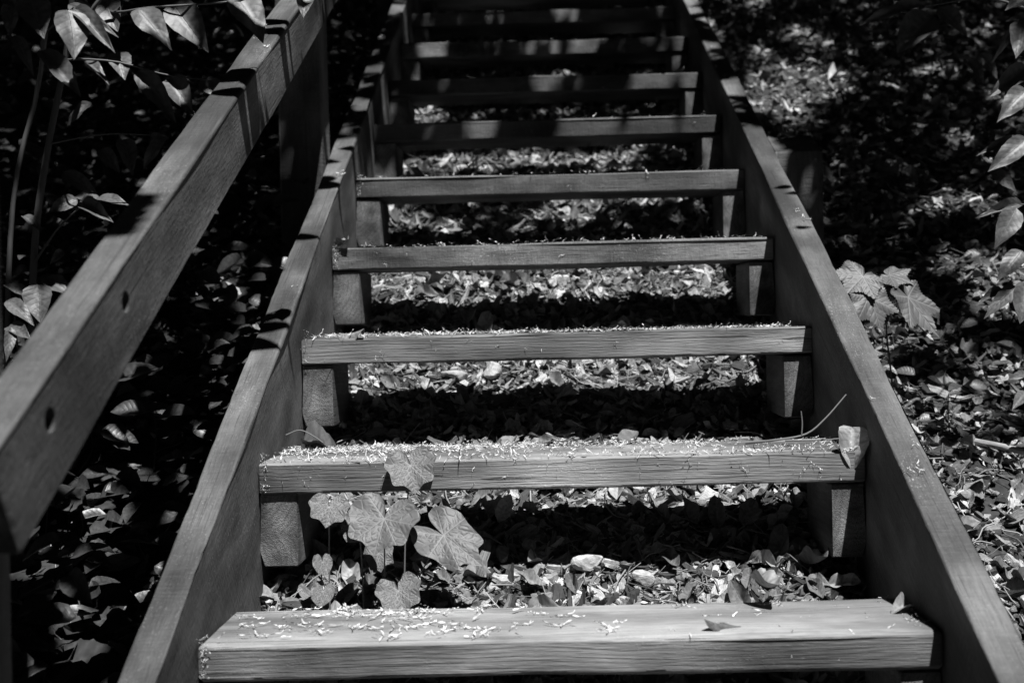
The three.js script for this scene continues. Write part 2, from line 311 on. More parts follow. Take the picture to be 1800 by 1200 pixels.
const DRY = [0, 1, 2, 3].map((i) => ovate({ seed: 45 + i, nu: 12, nv: 8, aspect: 0.55, curl: [0.3, -0.25, 0.5, -0.4][i], fold: [0.9, -0.5, 1.1, 0.7][i], wave: 0.12 }));
function palmate(spec, serr, cup, seed, n = 96, rings = 8) {   // spec: [angle deg, radius], petiole joint at 0, tip towards +x
  const r = rngOf(seed), key = spec.map(([a, q]) => [a * Math.PI / 180, q]), pos = [0, 0, 0], uv = [0.5, 0.5], idx = [], ph = r() * 6, asy = 0.05 * (r() - 0.5);
  const rad = (a) => { const t = Math.abs(a); for (let i = 1; i < key.length; i++) if (t <= key[i][0]) { const A0 = key[i - 1][0], A1 = key[i][0], q0 = key[i - 1][1], q1 = key[i][1]; return q0 * q1 * Math.sin(A1 - A0) / (q0 * Math.sin(t - A0) + q1 * Math.sin(A1 - t)); } return key[key.length - 1][1]; };
  for (let k = 1; k <= rings; k++) for (let i = 0; i <= n; i++) {
    const a = (i / n * 2 - 1) * Math.PI * 0.9999, q = (rad(a) * (1 + asy * Math.sign(a)) * (1 + serr * (2 * Math.abs((Math.abs(a) * 9) % 1 - 0.5) - 0.5))) * k / rings;
    const x = q * Math.cos(a), y = q * Math.sin(a), d = k / rings;
    pos.push(x, y, cup * q * q * (0.6 + 0.5 * Math.sin(a * 3 + ph)) - 0.1 * q * q * Math.cos(a) + 0.035 * d * d * Math.sin(a * 7 + ph) + 0.05 * Math.abs(y));
    uv.push(x / 2.4 + 0.5, y / 2.4 + 0.5);
  }
  for (let i = 0; i < n; i++) idx.push(0, 1 + i, 2 + i);
  for (let k = 0; k < rings - 1; k++) for (let i = 0; i < n; i++) { const a = 1 + k * (n + 1) + i, b = a + n + 1; idx.push(a, b, a + 1, b, b + 1, a + 1); }
  const g = new THREE.BufferGeometry(); g.setAttribute('position', new THREE.Float32BufferAttribute(pos, 3)); g.setAttribute('uv', new THREE.Float32BufferAttribute(uv, 2)); g.setIndex(idx); g.computeVertexNormals(); return g;
}
const IVY = [0, 1, 2].map((i) => palmate([[0, 1.02], [5, 0.94], [24, 0.8], [43, 0.95], [50, 0.93], [72, 0.78], [93, 0.9], [101, 0.9], [120, 0.84], [140, 0.8], [156, 0.66], [168, 0.42], [176, 0.16], [180, 0.08]], 0, [0.1, -0.08, 0.14][i], 3 + i));
const HEARTS = [0, 1].map((i) => palmate([[0, 1], [15, 0.92], [40, 0.86], [70, 0.83], [100, 0.8], [130, 0.78], [155, 0.66], [170, 0.4], [180, 0.08]], 0, 0.1, 13 + i, 64, 6));
const MAPLE = [0, 1].map((i) => palmate([[0, 1], [6, 0.84], [14, 0.74], [27, 0.64], [38, 0.74], [48, 0.9], [56, 0.76], [74, 0.58], [95, 0.56], [112, 0.58], [130, 0.46], [160, 0.3], [175, 0.16], [180, 0.06]], 0.09, [0.12, -0.1][i], 23 + i, 240, 8));
const tmpM = new THREE.Matrix4();
function leafMatrix(B, T, width, hint, aspect = 0.5) {
  const X = T.clone().sub(B), L = X.length(); X.divideScalar(L);
  const N = hint.clone().addScaledVector(X, -hint.dot(X)).normalize(), Y = N.clone().cross(X);
  const ys = width ? width / aspect : L;
  return tmpM.clone().makeBasis(X.multiplyScalar(L), Y.multiplyScalar(ys), N.multiplyScalar(L)).setPosition(B);
}
function leafOn(parent, geo, mat, B, T, width, hint, name = 'leaf', aspect = 0.5) {
  const m = part(name, geo, mat, parent); leafMatrix(B, T, width, hint, aspect).decompose(m.position, m.quaternion, m.scale); m.position.sub(parent.position); return m;
}
const CAMP = camera.position.clone();
function tubeGeo(pts, r0, r1, sides = 7, sub = 4) {
  const c = new THREE.CatmullRomCurve3(pts), n = Math.max(4, pts.length * sub), g = new THREE.TubeGeometry(c, n, 1, sides, false), P = g.attributes.position;
  for (let i = 0; i <= n; i++) { const q = c.getPointAt(i / n), R = r0 + (r1 - r0) * i / n; for (let k = 0; k <= sides; k++) { const a = i * (sides + 1) + k; P.setXYZ(a, q.x + (P.getX(a) - q.x) * R, q.y + (P.getY(a) - q.y) * R, q.z + (P.getZ(a) - q.z) * R); } }
  return g;
}
const local = (o, pts) => pts.map((q) => V3(q[0] - o.position.x, q[1] - o.position.y, q[2] - o.position.z));
function shrub(name, pos, label, cat, twigs, leaves, seed, mat = ovateMat) {
  const o = thing(name, pos, label, cat), r = rngOf(seed);
  for (const [r0, r1, ...pts] of twigs) part('stem', tubeGeo(local(o, pts), r0, r1), stemMat, o);
  leaves.forEach(([b, t, w], i) => {
    const B = V3(...b), T = V3(...t), hint = CAMP.clone().sub(B).normalize().multiplyScalar(0.75).addScaledVector(SUN, 0.8).add(V3(rr(-0.45, 0.45, r), rr(-0.2, 0.2, r), rr(-0.3, 0.3, r)));
    leafOn(o, OV[i % 6], mat, B, T, w * 1.08, hint);
  });
  return o;
}
shrub('broadleaf_shrub', [-0.93, groundY(-0.93, -0.5), -0.5], 'leafy shrub with pointed leaves overhanging the left handrail', 'shrub', [
  [0.008, 0.005, [-0.96, 0.05, -0.52], [-0.929, 0.582, -0.5], [-0.9, 0.753, -0.5], [-0.856, 0.954, -0.5], [-0.82, 1.15, -0.46]],
  [0.006, 0.004, [-1.0, 0.05, -0.5], [-0.962, 0.684, -0.5], [-0.906, 0.855, -0.48], [-0.849, 0.97, -0.4]],
  [0.005, 0.003, [-0.856, 0.95, -0.5], [-0.775, 0.9, -0.35], [-0.736, 0.937, -0.3], [-0.69, 0.99, -0.3]],
  [0.0026, 0.0012, [-0.82, 1.0, -0.45], [-0.703, 0.94, -0.32], [-0.643, 0.94, -0.3], [-0.515, 0.955, -0.33], [-0.41, 0.995, -0.4]],
  [0.0026, 0.001, [-0.87, 0.87, -0.45], [-0.775, 0.861, -0.3], [-0.696, 0.855, -0.3], [-0.623, 0.838, -0.33], [-0.53, 0.83, -0.35]],
  [0.0022, 0.0012, [-0.87, 0.9, -0.42], [-0.79, 0.89, -0.25], [-0.72, 0.912, -0.19]],
  [0.002, 0.001, [-0.9, 0.76, -0.5], [-0.8, 0.775, -0.5], [-0.69, 0.77, -0.5]],
  [0.0024, 0.0012, [-0.93, 0.55, -0.5], [-0.86, 0.61, -0.45], [-0.79, 0.655, -0.42]],
  [0.0024, 0.0012, [-0.95, 0.3, -0.5], [-0.91, 0.47, -0.38], [-0.86, 0.51, -0.35]],
], [
  [[-0.79, 0.933, -0.2], [-0.762, 0.866, -0.17], 0.054], [[-0.724, 0.906, -0.18], [-0.693, 0.835, -0.15], 0.052], [[-0.722, 0.914, -0.2], [-0.647, 0.842, -0.17], 0.031],
  [[-0.756, 0.937, -0.26], [-0.677, 0.893, -0.23], 0.024], [[-0.727, 0.971, -0.34], [-0.705, 0.911, -0.31], 0.043], [[-0.653, 0.933, -0.28], [-0.597, 0.868, -0.25], 0.049],
  [[-0.61, 0.951, -0.32], [-0.551, 0.867, -0.29], 0.06], [[-0.514, 0.967, -0.34], [-0.453, 0.897, -0.31], 0.058], [[-0.416, 0.991, -0.4], [-0.403, 0.936, -0.37], 0.039],
  [[-0.837, 0.889, -0.25], [-0.799, 0.832, -0.22], 0.024], [[-0.794, 0.861, -0.24], [-0.723, 0.79, -0.21], 0.036], [[-0.747, 0.858, -0.3], [-0.701, 0.821, -0.27], 0.022],
  [[-0.717, 0.885, -0.36], [-0.699, 0.836, -0.33], 0.041], [[-0.663, 0.84, -0.3], [-0.593, 0.764, -0.27], 0.037], [[-0.627, 0.835, -0.34], [-0.573, 0.773, -0.31], 0.048],
  [[-0.582, 0.833, -0.36], [-0.516, 0.805, -0.33], 0.034], [[-0.863, 0.955, -0.25], [-0.817, 0.926, -0.22], 0.026], [[-0.864, 0.954, -0.3], [-0.861, 0.897, -0.27], 0.031],
  [[-0.716, 0.766, -0.5], [-0.675, 0.763, -0.47], 0.018], [[-0.688, 0.773, -0.5], [-0.72, 0.712, -0.47], 0.028], [[-0.783, 0.773, -0.55], [-0.75, 0.704, -0.52], 0.04],
  [[-0.874, 0.709, -0.5], [-0.803, 0.673, -0.47], 0.033], [[-0.842, 0.765, -0.6], [-0.803, 0.719, -0.57], 0.03], [[-0.859, 0.852, -0.6], [-0.901, 0.811, -0.57], 0.028],
  [[-0.817, 0.651, -0.42], [-0.858, 0.63, -0.39], 0.032], [[-0.827, 0.659, -0.44], [-0.77, 0.657, -0.41], 0.028], [[-0.804, 0.645, -0.4], [-0.734, 0.61, -0.37], 0.033],
  [[-0.78, 0.653, -0.42], [-0.722, 0.648, -0.39], 0.025], [[-0.856, 0.504, -0.35], [-0.85, 0.444, -0.32], 0.047], [[-0.855, 0.516, -0.37], [-0.795, 0.483, -0.34], 0.037],
  [[-0.878, 0.491, -0.35], [-0.901, 0.506, -0.32], 0.023], [[-0.901, 0.478, -0.33], [-0.844, 0.447, -0.3], 0.027], [[-0.895, 0.435, -0.32], [-0.842, 0.418, -0.29], 0.032],
  [[-0.882, 0.434, -0.3], [-0.873, 0.386, -0.27], 0.02], [[-0.948, 0.633, -0.5], [-0.905, 0.607, -0.47], 0.02], [[-0.878, 0.57, -0.5], [-0.891, 0.547, -0.47], 0.018],
], 301);
shrub('broadleaf_shrub', [1.0, groundY(1.0, -0.7), -0.7], 'shrub with drooping pointed leaves on the slope right of the stairs', 'shrub', [
  [0.007, 0.004, [1.02, 0.2, -0.75], [0.97, 0.6, -0.72], [0.93, 0.98, -0.7], [0.9, 1.3, -0.7]],
  [0.0024, 0.0012, [0.96, 0.7, -0.71], [0.92, 0.75, -0.66], [0.88, 0.746, -0.63]], [0.0024, 0.0012, [0.95, 0.82, -0.71], [0.92, 0.86, -0.66], [0.89, 0.84, -0.63]],
  [0.0024, 0.0012, [0.97, 0.58, -0.72], [0.91, 0.62, -0.66], [0.86, 0.62, -0.61]], [0.0024, 0.0012, [0.99, 0.42, -0.73], [0.9, 0.5, -0.64], [0.84, 0.5, -0.61]],
  [0.0024, 0.0012, [1.0, 0.2, -0.74], [0.88, 0.3, -0.58], [0.82, 0.3, -0.49]], [0.003, 0.0012, [0.93, 1.0, -0.71], [0.88, 1.05, -0.8], [0.8, 1.07, -0.92]],
], [
  [[0.916, 1.02, -0.7], [0.863, 0.997, -0.67], 0.032], [[0.915, 0.982, -0.7], [0.872, 0.976, -0.67], 0.016], [[0.889, 0.964, -0.65], [0.869, 0.89, -0.62], 0.055],
  [[0.893, 0.97, -0.68], [0.838, 0.904, -0.65], 0.018], [[0.905, 0.885, -0.68], [0.827, 0.835, -0.65], 0.039], [[0.88, 0.831, -0.62], [0.814, 0.78, -0.59], 0.047],
  [[0.881, 0.746, -0.66], [0.792, 0.721, -0.63], 0.024], [[0.879, 0.742, -0.62], [0.807, 0.684, -0.59], 0.042], [[0.876, 0.624, -0.64], [0.781, 0.596, -0.61], 0.026],
  [[0.849, 0.612, -0.6], [0.805, 0.547, -0.57], 0.046], [[0.806, 1.044, -0.9], [0.717, 0.975, -0.87], 0.074], [[0.792, 1.073, -0.92], [0.653, 1.046, -0.89], 0.037],
  [[0.835, 1.073, -0.95], [0.886, 1.006, -0.92], 0.056], [[0.858, 0.534, -0.6], [0.809, 0.485, -0.57], 0.037], [[0.829, 0.465, -0.62], [0.771, 0.435, -0.59], 0.02],
  [[0.848, 0.469, -0.6], [0.782, 0.424, -0.57], 0.031], [[0.847, 0.473, -0.56], [0.824, 0.406, -0.53], 0.047], [[0.822, 0.312, -0.5], [0.78, 0.312, -0.47], 0.019],
  [[0.814, 0.282, -0.48], [0.775, 0.259, -0.45], 0.024], [[0.899, 0.962, -0.9], [0.933, 0.913, -0.87], 0.032], [[0.882, 0.955, -0.92], [0.912, 0.894, -0.89], 0.029],
  [[0.866, 0.7, -0.75], [0.902, 0.662, -0.72], 0.032],
], 302);

// the lobed-leaf plant between the two lowest treads
{
  const o = thing('lobed_leaf_plant', [-0.28, groundY(-0.28, -0.27), -0.27], 'young plant with large veined lobed leaves growing between the two lowest treads', 'plant');
  // joint of the blade with its stalk, tip of the blade, half width, shape
  const L = [
    [[-0.244, 0.194, -0.335], [-0.234, 0.149, -0.305], 0.044, IVY[2]], [[-0.279, 0.12, -0.265], [-0.294, 0.067, -0.225], 0.061, IVY[0]], [[-0.187, 0.09, -0.275], [-0.12, 0.05, -0.235], 0.048, IVY[1]],
    [[-0.368, 0.138, -0.275], [-0.37, 0.108, -0.25], 0.034, IVY[2]], [[-0.258, 0.008, -0.255], [-0.246, -0.028, -0.228], 0.038, IVY[2]], [[-0.378, 0.053, -0.262], [-0.372, 0.033, -0.245], 0.018, HEARTS[1]],
    [[-0.376, 0.01, -0.25], [-0.38, -0.012, -0.23], 0.0215, HEARTS[0]], [[-0.325, 0.105, -0.3], [-0.345, 0.078, -0.28], 0.032, HEARTS[1]], [[-0.333, -0.028, -0.25], [-0.326, -0.048, -0.23], 0.022, IVY[0]], [[-0.30, 0.05, -0.34], [-0.29, 0.018, -0.32], 0.026, IVY[1]],
  ];
  for (const [b, t, w, g] of L) {
    const B = V3(...b), T = V3(...t);
    T.lerp(B, 0.1);
    leafOn(o, g, ivyMat, B, T, w * 0.93, V3(0.1, 0.55, 0.8).add(V3(rr(-0.2, 0.2), rr(-0.1, 0.1), 0)), 'leaf', 0.85);
    const gx = b[0] + rr(-0.02, 0.02) + (b[0] > -0.22 ? -0.09 : 0), gz = b[2] - 0.02;
    part('stem', tubeGeo(local(o, [[gx, groundY(gx, gz) - 0.01, gz], [gx * 0.6 + b[0] * 0.4, (groundY(gx, gz) + b[1] * 1.4) / 2.4, b[2] - 0.012], [b[0], b[1] - 0.001, b[2] - 0.001]]), 0.0016, 0.0011, 6), plantStem, o);
  }
}
// maple seedling by the right stringer
{
  const o = thing('maple_seedling', [0.67, groundY(0.67, -0.77), -0.77], 'maple seedling with toothed lobed leaves beside the right stringer', 'plant');
  const L = [[[0.607, 0.499, -0.74], [0.567, 0.462, -0.715], 0.055, MAPLE[0]], [[0.668, 0.5, -0.77], [0.708, 0.487, -0.745], 0.042, MAPLE[1]], [[0.694, 0.456, -0.74], [0.742, 0.378, -0.715], 0.05, MAPLE[0]], [[0.612, 0.458, -0.72], [0.634, 0.392, -0.69], 0.05, MAPLE[1]]];
  for (const [b, t, w, g] of L) {
    const B = V3(...b), T = V3(...t);
    leafOn(o, g, mapleMat, B, T, w, V3(0.05, 0.85, 0.75).add(V3(rr(-0.15, 0.15), 0, rr(-0.1, 0.1))), 'leaf', 0.72);
    part('stem', tubeGeo(local(o, [[0.66, 0.4, -0.77], [(0.66 + b[0]) / 2, (0.45 + b[1]) / 2, -0.755], b]), 0.0014, 0.001, 6), stemMat, o);
  }
  part('stem', tubeGeo(local(o, [[0.68, groundY(0.68, -0.78) - 0.02, -0.78], [0.67, 0.3, -0.775], [0.66, 0.4, -0.77], [0.664, 0.46, -0.77]]), 0.0025, 0.0015, 6), stemMat, o);
}

// ---------------------------------------------------------------- ground cover: leafy plants on both sides
function coverLeaf(x, z, lift, L, r, lean = 0.5) {
  const y = groundY(x, z) + lift, a = r() * 6.283, el = rr(-0.5, 0.25, r);
  const B = V3(x, y, z), T = B.clone().add(V3(Math.cos(a) * Math.cos(el), Math.sin(el) + 0.1, Math.sin(a) * Math.cos(el)).multiplyScalar(L));
  return [B, T, L * rr(0.42, 0.6, r), V3(rr(-lean, lean, r), 0.85, 0.75 + rr(-lean, lean, r))];
}
function cover(name, label, n, seed, spot) {
  const r = rngOf(seed), c = spot(r), o = thing(name, [c[0], groundY(c[0], c[1]), c[1]], label, 'ground cover');
  for (let i = 0; i < n; i++) { const [x, z, lift, L] = spot(r), [B, T, w, h] = coverLeaf(x, z, lift, L, r); leafOn(o, OV[i % 6], darkLeafMat, B, T, w, h); if (i % 3 === 0 && lift > 0.05) part('stem', tubeGeo(local(o, [[x + rr(-0.03, 0.03, r), groundY(x, z), z + 0.01], [x + rr(-0.01, 0.01, r), groundY(x, z) + lift * 0.6, z], [B.x, B.y, B.z]]), 0.0016, 0.0009, 5, 2), stemMat, o); }
  return o;
}
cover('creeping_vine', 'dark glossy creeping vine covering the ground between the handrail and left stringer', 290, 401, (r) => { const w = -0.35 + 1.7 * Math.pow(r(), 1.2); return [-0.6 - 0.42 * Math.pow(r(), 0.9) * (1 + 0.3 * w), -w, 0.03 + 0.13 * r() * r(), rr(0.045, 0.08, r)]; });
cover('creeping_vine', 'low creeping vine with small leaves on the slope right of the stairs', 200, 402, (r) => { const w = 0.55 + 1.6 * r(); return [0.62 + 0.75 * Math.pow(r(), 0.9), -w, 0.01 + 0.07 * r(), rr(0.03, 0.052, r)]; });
{
  const r = rngOf(403), L = [], R = [], D = [];
  for (let i = 0; i < 6500; i++) { const w = -0.6 + 6 * Math.pow(r(), 1.5), x = -0.58 - 2.6 * Math.pow(r(), 1.4), [B, T, wd, h] = coverLeaf(x, -w, 0.01 + 0.3 * r() * r() * (1 + 0.3 * w), rr(0.05, 0.085, r), r); L.push({ m: leafMatrix(B, T, wd, h), c: rr(0.5, 1, r) }); }
  for (let i = 0; i < 1500; i++) { const w = 0.7 + 4.6 * r(), x = 0.62 + 2.6 * r(), [B, T, wd, h] = coverLeaf(x, -w, 0.005 + 0.08 * r(), rr(0.03, 0.055, r), r); R.push({ m: leafMatrix(B, T, wd, h), c: rr(0.6, 1.1, r) }); }
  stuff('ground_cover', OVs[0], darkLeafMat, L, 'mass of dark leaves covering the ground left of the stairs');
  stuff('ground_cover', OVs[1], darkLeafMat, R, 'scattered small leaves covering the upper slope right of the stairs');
}

// ---------------------------------------------------------------- litter on the ground
function chipGeo(seed, L, W, T, bend) {
  const r = rngOf(seed), g = new THREE.BoxGeometry(1, 1, 1, 5, 2, 2), P = g.attributes.position, ph = r() * 9, k0 = rr(0.25, 0.9, r), k1 = rr(0.1, 0.8, r);
  for (let i = 0; i < P.count; i++) {
    const x = P.getX(i), y = P.getY(i), z = P.getZ(i), e = x + 0.5, tw = (k0 + (1 - k0) * Math.min(1, e * 3)) * (k1 + (1 - k1) * Math.min(1, (1 - e) * 3));
    P.setXYZ(i, (x + 0.09 * n2(y * 9 + ph, z * 9, seed, 2)) * L, y * T * (0.6 + tw * 0.5) + bend * L * (x * x * 2 - 0.2) + T * 0.5 * n2(x * 5 + ph, z * 5, seed + 1, 2), z * W * tw + W * 0.35 * n2(x * 4 + ph, 3, seed + 2, 2));
  }
  const q = g.toNonIndexed(); q.computeVertexNormals(); return q;
}
function stoneGeo(seed, sx, sy, sz, detail = 2) {
  const g = new THREE.IcosahedronGeometry(1, detail), P = g.attributes.position, v = V3(), r = rngOf(seed), cuts = [];
  for (let i = 0; i < 12; i++) cuts.push([V3(rr(-1, 1, r), rr(-1, 1, r), rr(-1, 1, r)).normalize(), rr(0.5, 0.88, r)]);
  const uv = [];
  for (let i = 0; i < P.count; i++) {
    v.fromBufferAttribute(P, i); uv.push(v.x * 0.5 + v.y * 0.3, v.z * 0.5 + v.y * 0.4);
    for (const [n, d] of cuts) { const q = v.dot(n); if (q > d) v.addScaledVector(n, (d - q) * 0.85); }
    v.multiplyScalar(1 + 0.1 * n2(v.x * 2 + seed, v.y * 2 + v.z * 1.7, seed, 3)); P.setXYZ(i, v.x * sx, v.y * sy, v.z * sz);
  }
  g.setAttribute('uv', new THREE.Float32BufferAttribute(uv, 2)); g.computeVertexNormals(); return g;
}
const GN = V3(0, Math.cos(SL), Math.sin(SL)), UP = V3(0, 1, 0);
function lie(x, z, lift, s, r, tilt = 0.4, y = null) {   // matrix for a piece lying on the slope
  const q = new THREE.Quaternion().setFromUnitVectors(UP, y === null ? GN : UP), a = new THREE.Quaternion().setFromAxisAngle(UP, r() * 6.283), b = new THREE.Quaternion().setFromEuler(new THREE.Euler(rr(-tilt, tilt, r), 0, rr(-tilt, tilt, r)));
  const sc = typeof s === 'number' ? V3(s, s, s) : s;
  return new THREE.Matrix4().compose(V3(x, (y === null ? groundY(x, z) : y) + lift, z), q.multiply(b).multiply(a), sc);
}
{
  const r = rngOf(501);
  const CH = [chipGeo(1, 0.034, 0.008, 0.004, 0.1), chipGeo(2, 0.026, 0.014, 0.005, -0.08), chipGeo(3, 0.045, 0.006, 0.004, 0.14), chipGeo(4, 0.02, 0.016, 0.006, 0.05), chipGeo(5, 0.03, 0.012, 0.008, 0.0)];
  const SG = [stoneGeo(1, 0.013, 0.009, 0.011, 1), stoneGeo(2, 0.009, 0.006, 0.008, 1)];
  const lists = { c: CH.map(() => []), s: SG.map(() => []), d: [[], []], t: [] };
  const spot = () => { const q = r(); if (q < 0.5) return [rr(-0.5, 0.5, r), -rr(-0.1, 4.4, r) * Math.sqrt(r()) ]; if (q < 0.93) { const w = rr(-0.5, 4.6, r); return [0.555 + rr(0, 0.6 + 0.42 * Math.max(0.3, w), r), -w]; } return [-0.56 - rr(0, 1.2, r), -rr(-0.5, 4, r)]; };
  for (let i = 0; i < 38000; i++) { const [x, z] = spot(), k = [0, 0, 1, 2, 2, 2, 3, 4][Math.floor(r() * 8)]; lists.c[k].push({ m: lie(x, z, rr(0, 0.016, r), 0.5 + 1.9 * r() * r(), r, 0.6), c: Math.pow(r(), 2) * 0.85 + 0.05 }); }
  for (let i = 0; i < 3200; i++) { const [x, z] = spot(), k = r() < 0.5 ? 0 : 1; lists.s[k].push({ m: lie(x, z, 0.006, rr(0.7, 1.5, r), r, 0.4), c: 0.1 + 0.35 * r() * r() }); }
  let loose = 0; const dryTones = [0.5, 0.8, 1.2, 1.7].map((t) => stdMat(OVATE, 0.0015, 0.8, { side: THREE.DoubleSide, color: new THREE.Color().setRGB(3.2 * t, 3.2 * t, 3.2 * t) }));
  const keep = [[0.043, -0.415], [0.133, -0.38], [-0.137, -0.985], [-0.219, -0.975], [0.755, -0.32], [0.66, -0.42], [-0.1, -0.436]];
  for (let i = 0; i < 3800; i++) { const [x, z] = spot(); if (keep.some(([a, b]) => Math.hypot(x - a, z - b) < 0.055)) continue; const s = 0.02 + 0.06 * r() * r(); const m = lie(x, z, rr(0.008, 0.022, r), V3(s, s * rr(0.7, 1.3, r), s), r, 0.45).multiply(new THREE.Matrix4().makeRotationX(-Math.PI / 2)), c = 0.35 + 1.5 * r() * r(), under = Math.abs(x) < 0.5;
    if (s > 0.038 && ((under && -z > 0.3 && -z < 1.35) || (x > 0.56 && x < 1.0 && -z > 0.1 && -z < 1.1)) && loose < 150) {   // the larger near ones singly
      loose++; const o = solo('dry_leaf', DRY[i & 1 ? 3 : 0], dryTones[Math.min(3, Math.floor(c * 2.2))], under ? 'loose dry leaf among the wood chips under the stairs' : 'loose dry leaf among the wood chips right of the stairs', 'dry leaf', under ? 'dry leaves under the stairs' : 'dry leaves right of the stairs');
      m.decompose(o.position, o.quaternion, o.scale);
    } else lists.d[i & 1].push({ m, c }); }
  const TW = tubeGeo([V3(-0.035, 0, 0), V3(-0.01, 0.004, 0.003), V3(0.012, 0, -0.003), V3(0.036, 0.005, 0.002)], 0.0011, 0.0007, 5, 2);
  for (let i = 0; i < 6500; i++) { const [x, z] = spot(); lists.t.push({ m: lie(x, z, rr(0.01, 0.02, r), rr(0.5, 1.4, r), r, 0.4), c: rr(0.3, 2.4, r) }); }
  const nm = ['narrow pale wood splinters strewn over the slope', 'broad short bark chips strewn over the slope', 'long thin wood shreds strewn over the slope', 'blocky bark flakes strewn over the slope', 'thick wood chunks strewn over the slope'];
  CH.forEach((g, i) => stuff('wood_chips', g, chipMat, lists.c[i], nm[i]));
  stuff('gravel', SG[0], stoneMat, lists.s[0], 'larger grey pebbles among the wood chips'); stuff('gravel', SG[1], stoneMat, lists.s[1], 'small grey pebbles among the wood chips');
  stuff('leaf_litter', DRY[0], dryMat, lists.d[0], 'folded dry leaves lying among the wood chips'); stuff('leaf_litter', DRY[3], dryMat, lists.d[1], 'cupped dry leaves lying among the wood chips');
  stuff('twig_litter', TW, twigMat, lists.t, 'thin dry twigs lying among the wood chips');
}
// pieces of the litter that stand out singly
const stone = (label, x, z, sx, sy, sz, v, seed, group) => { const m = solo('stone', stoneGeo(seed, sx, sy, sz, 3), stdMat(STONE, 0.0015, 0.85, { color: new THREE.Color().setRGB(v, v, v) }), label, 'stone', group); m.position.set(x, groundY(x, z) + sy * 0.5 + 0.02, z); m.rotation.set(SL * 0.6, (seed - 1) * 1.3, 0.06); return m; };
stone('large pale rounded stone in the mulch behind the lowest tread', 0.043, -0.415, 0.029, 0.017, 0.02, 0.8, 1);
stone('dark blocky stone in shade left of the large pale stone', -0.1, -0.436, 0.018, 0.015, 0.015, 0.25, 2);
stone('flat pale stone right of the large pale stone', 0.133, -0.38, 0.024, 0.014, 0.016, 0.6, 3);
stone('dark angular stone under the lobed leaf plant', -0.244, -0.437, 0.02, 0.014, 0.015, 0.25, 4);
stone('small grey stone above the large pale stone', -0.056, -0.46, 0.016, 0.013, 0.013, 0.3, 5);
stone('pale round stone resting against the back of the second tread', -0.107, -0.575, 0.015, 0.022, 0.014, 0.55, 6);
stone('broad pale stone in the sunlit strip below the third tread', -0.137, -0.985, 0.028, 0.02, 0.02, 0.6, 7);
stone('flat grey stone beside the broad pale stone below the third tread', -0.219, -0.975, 0.034, 0.012, 0.018, 0.5, 8);
stone('long pale stone outside the right stringer at the lower right', 0.755, -0.32, 0.04, 0.018, 0.026, 0.6, 9);
stone('round grey stone in the wood chips right of the stringer', 0.66, -0.42, 0.022, 0.016, 0.02, 0.4, 10);
stone('dark round stone in shade behind the third tread', 0.14, -0.76, 0.025, 0.02, 0.02, 0.25, 11);
function deadLeaf(label, B, T, w, k, v, hint = V3(0.1, 1, 0.5)) {
  const m = solo('dead_leaf', DRY[k], stdMat(OVATE, 0.0015, 0.8, { side: THREE.DoubleSide, color: new THREE.Color().setRGB(v, v, v) }), label, 'dead leaf');
  leafMatrix(V3(...B), V3(...T), w, hint, 0.55).decompose(m.position, m.quaternion, m.scale); return m;
}
deadLeaf('dark curled dead leaf near the front edge of the lowest tread', [0.237, 0.006, -0.028], [0.182, 0.01, -0.016], 0.026, 1, 1.1);
deadLeaf('pale dead leaf overlapping the back edge of the lowest tread', [0.287, 0.03, -0.19], [0.305, 0.012, -0.12], 0.04, 3, 3.2);
deadLeaf('crumpled dead leaf in the right corner of the lowest tread', [0.487, 0.01, -0.105], [0.458, 0.014, -0.085], 0.024, 0, 2.6);
deadLeaf('flat oval dead leaf on the mulch behind the lowest tread', [0.275, 0.005, -0.432], [0.212, 0.014, -0.432], 0.03, 1, 2.4);
deadLeaf('crumpled dark dead leaf on the left end of the second tread', [-0.462, 0.212, -0.53], [-0.395, 0.215, -0.52], 0.055, 2, 0.9);
deadLeaf('pale dead leaf hanging over the right end of the second tread', [0.484, 0.238, -0.375], [0.47, 0.18, -0.338], 0.05, 0, 3.4, V3(-0.1, 0.6, 0.9));
deadLeaf('small dark dead leaf beside the hanging pale leaf', [0.497, 0.203, -0.40], [0.517, 0.237, -0.375], 0.028, 3, 1.0, V3(-0.2, 0.6, 0.8));
deadLeaf('pale curled dead leaf on the front edge of the third tread', [-0.43, 0.41, -0.745], [-0.372, 0.4, -0.7], 0.035, 1, 2.6);
deadLeaf('pale dead leaf on the left end of the fourth tread', [-0.49, 0.607, -1.08], [-0.455, 0.6, -1.045], 0.028, 3, 2.8);
deadLeaf('upright dead leaf in the shadow beside the right lowest cleat', [0.405, -0.01, -0.44], [0.42, 0.045, -0.46], 0.05, 0, 1.3, V3(0, 0.5, 1));
deadLeaf('broad pale dead leaf on the wood chips right of the stringer', [0.78, groundY(0.78, -0.6) + 0.03, -0.6], [0.72, groundY(0.72, -0.56) + 0.02, -0.56], 0.04, 1, 2.4);
deadLeaf('torn pale dead leaf behind the lowest tread at its left', [-0.165, groundY(-0.165, -0.4) + 0.015, -0.4], [-0.115, groundY(-0.115, -0.38) + 0.035, -0.38], 0.03, 0, 2.6);
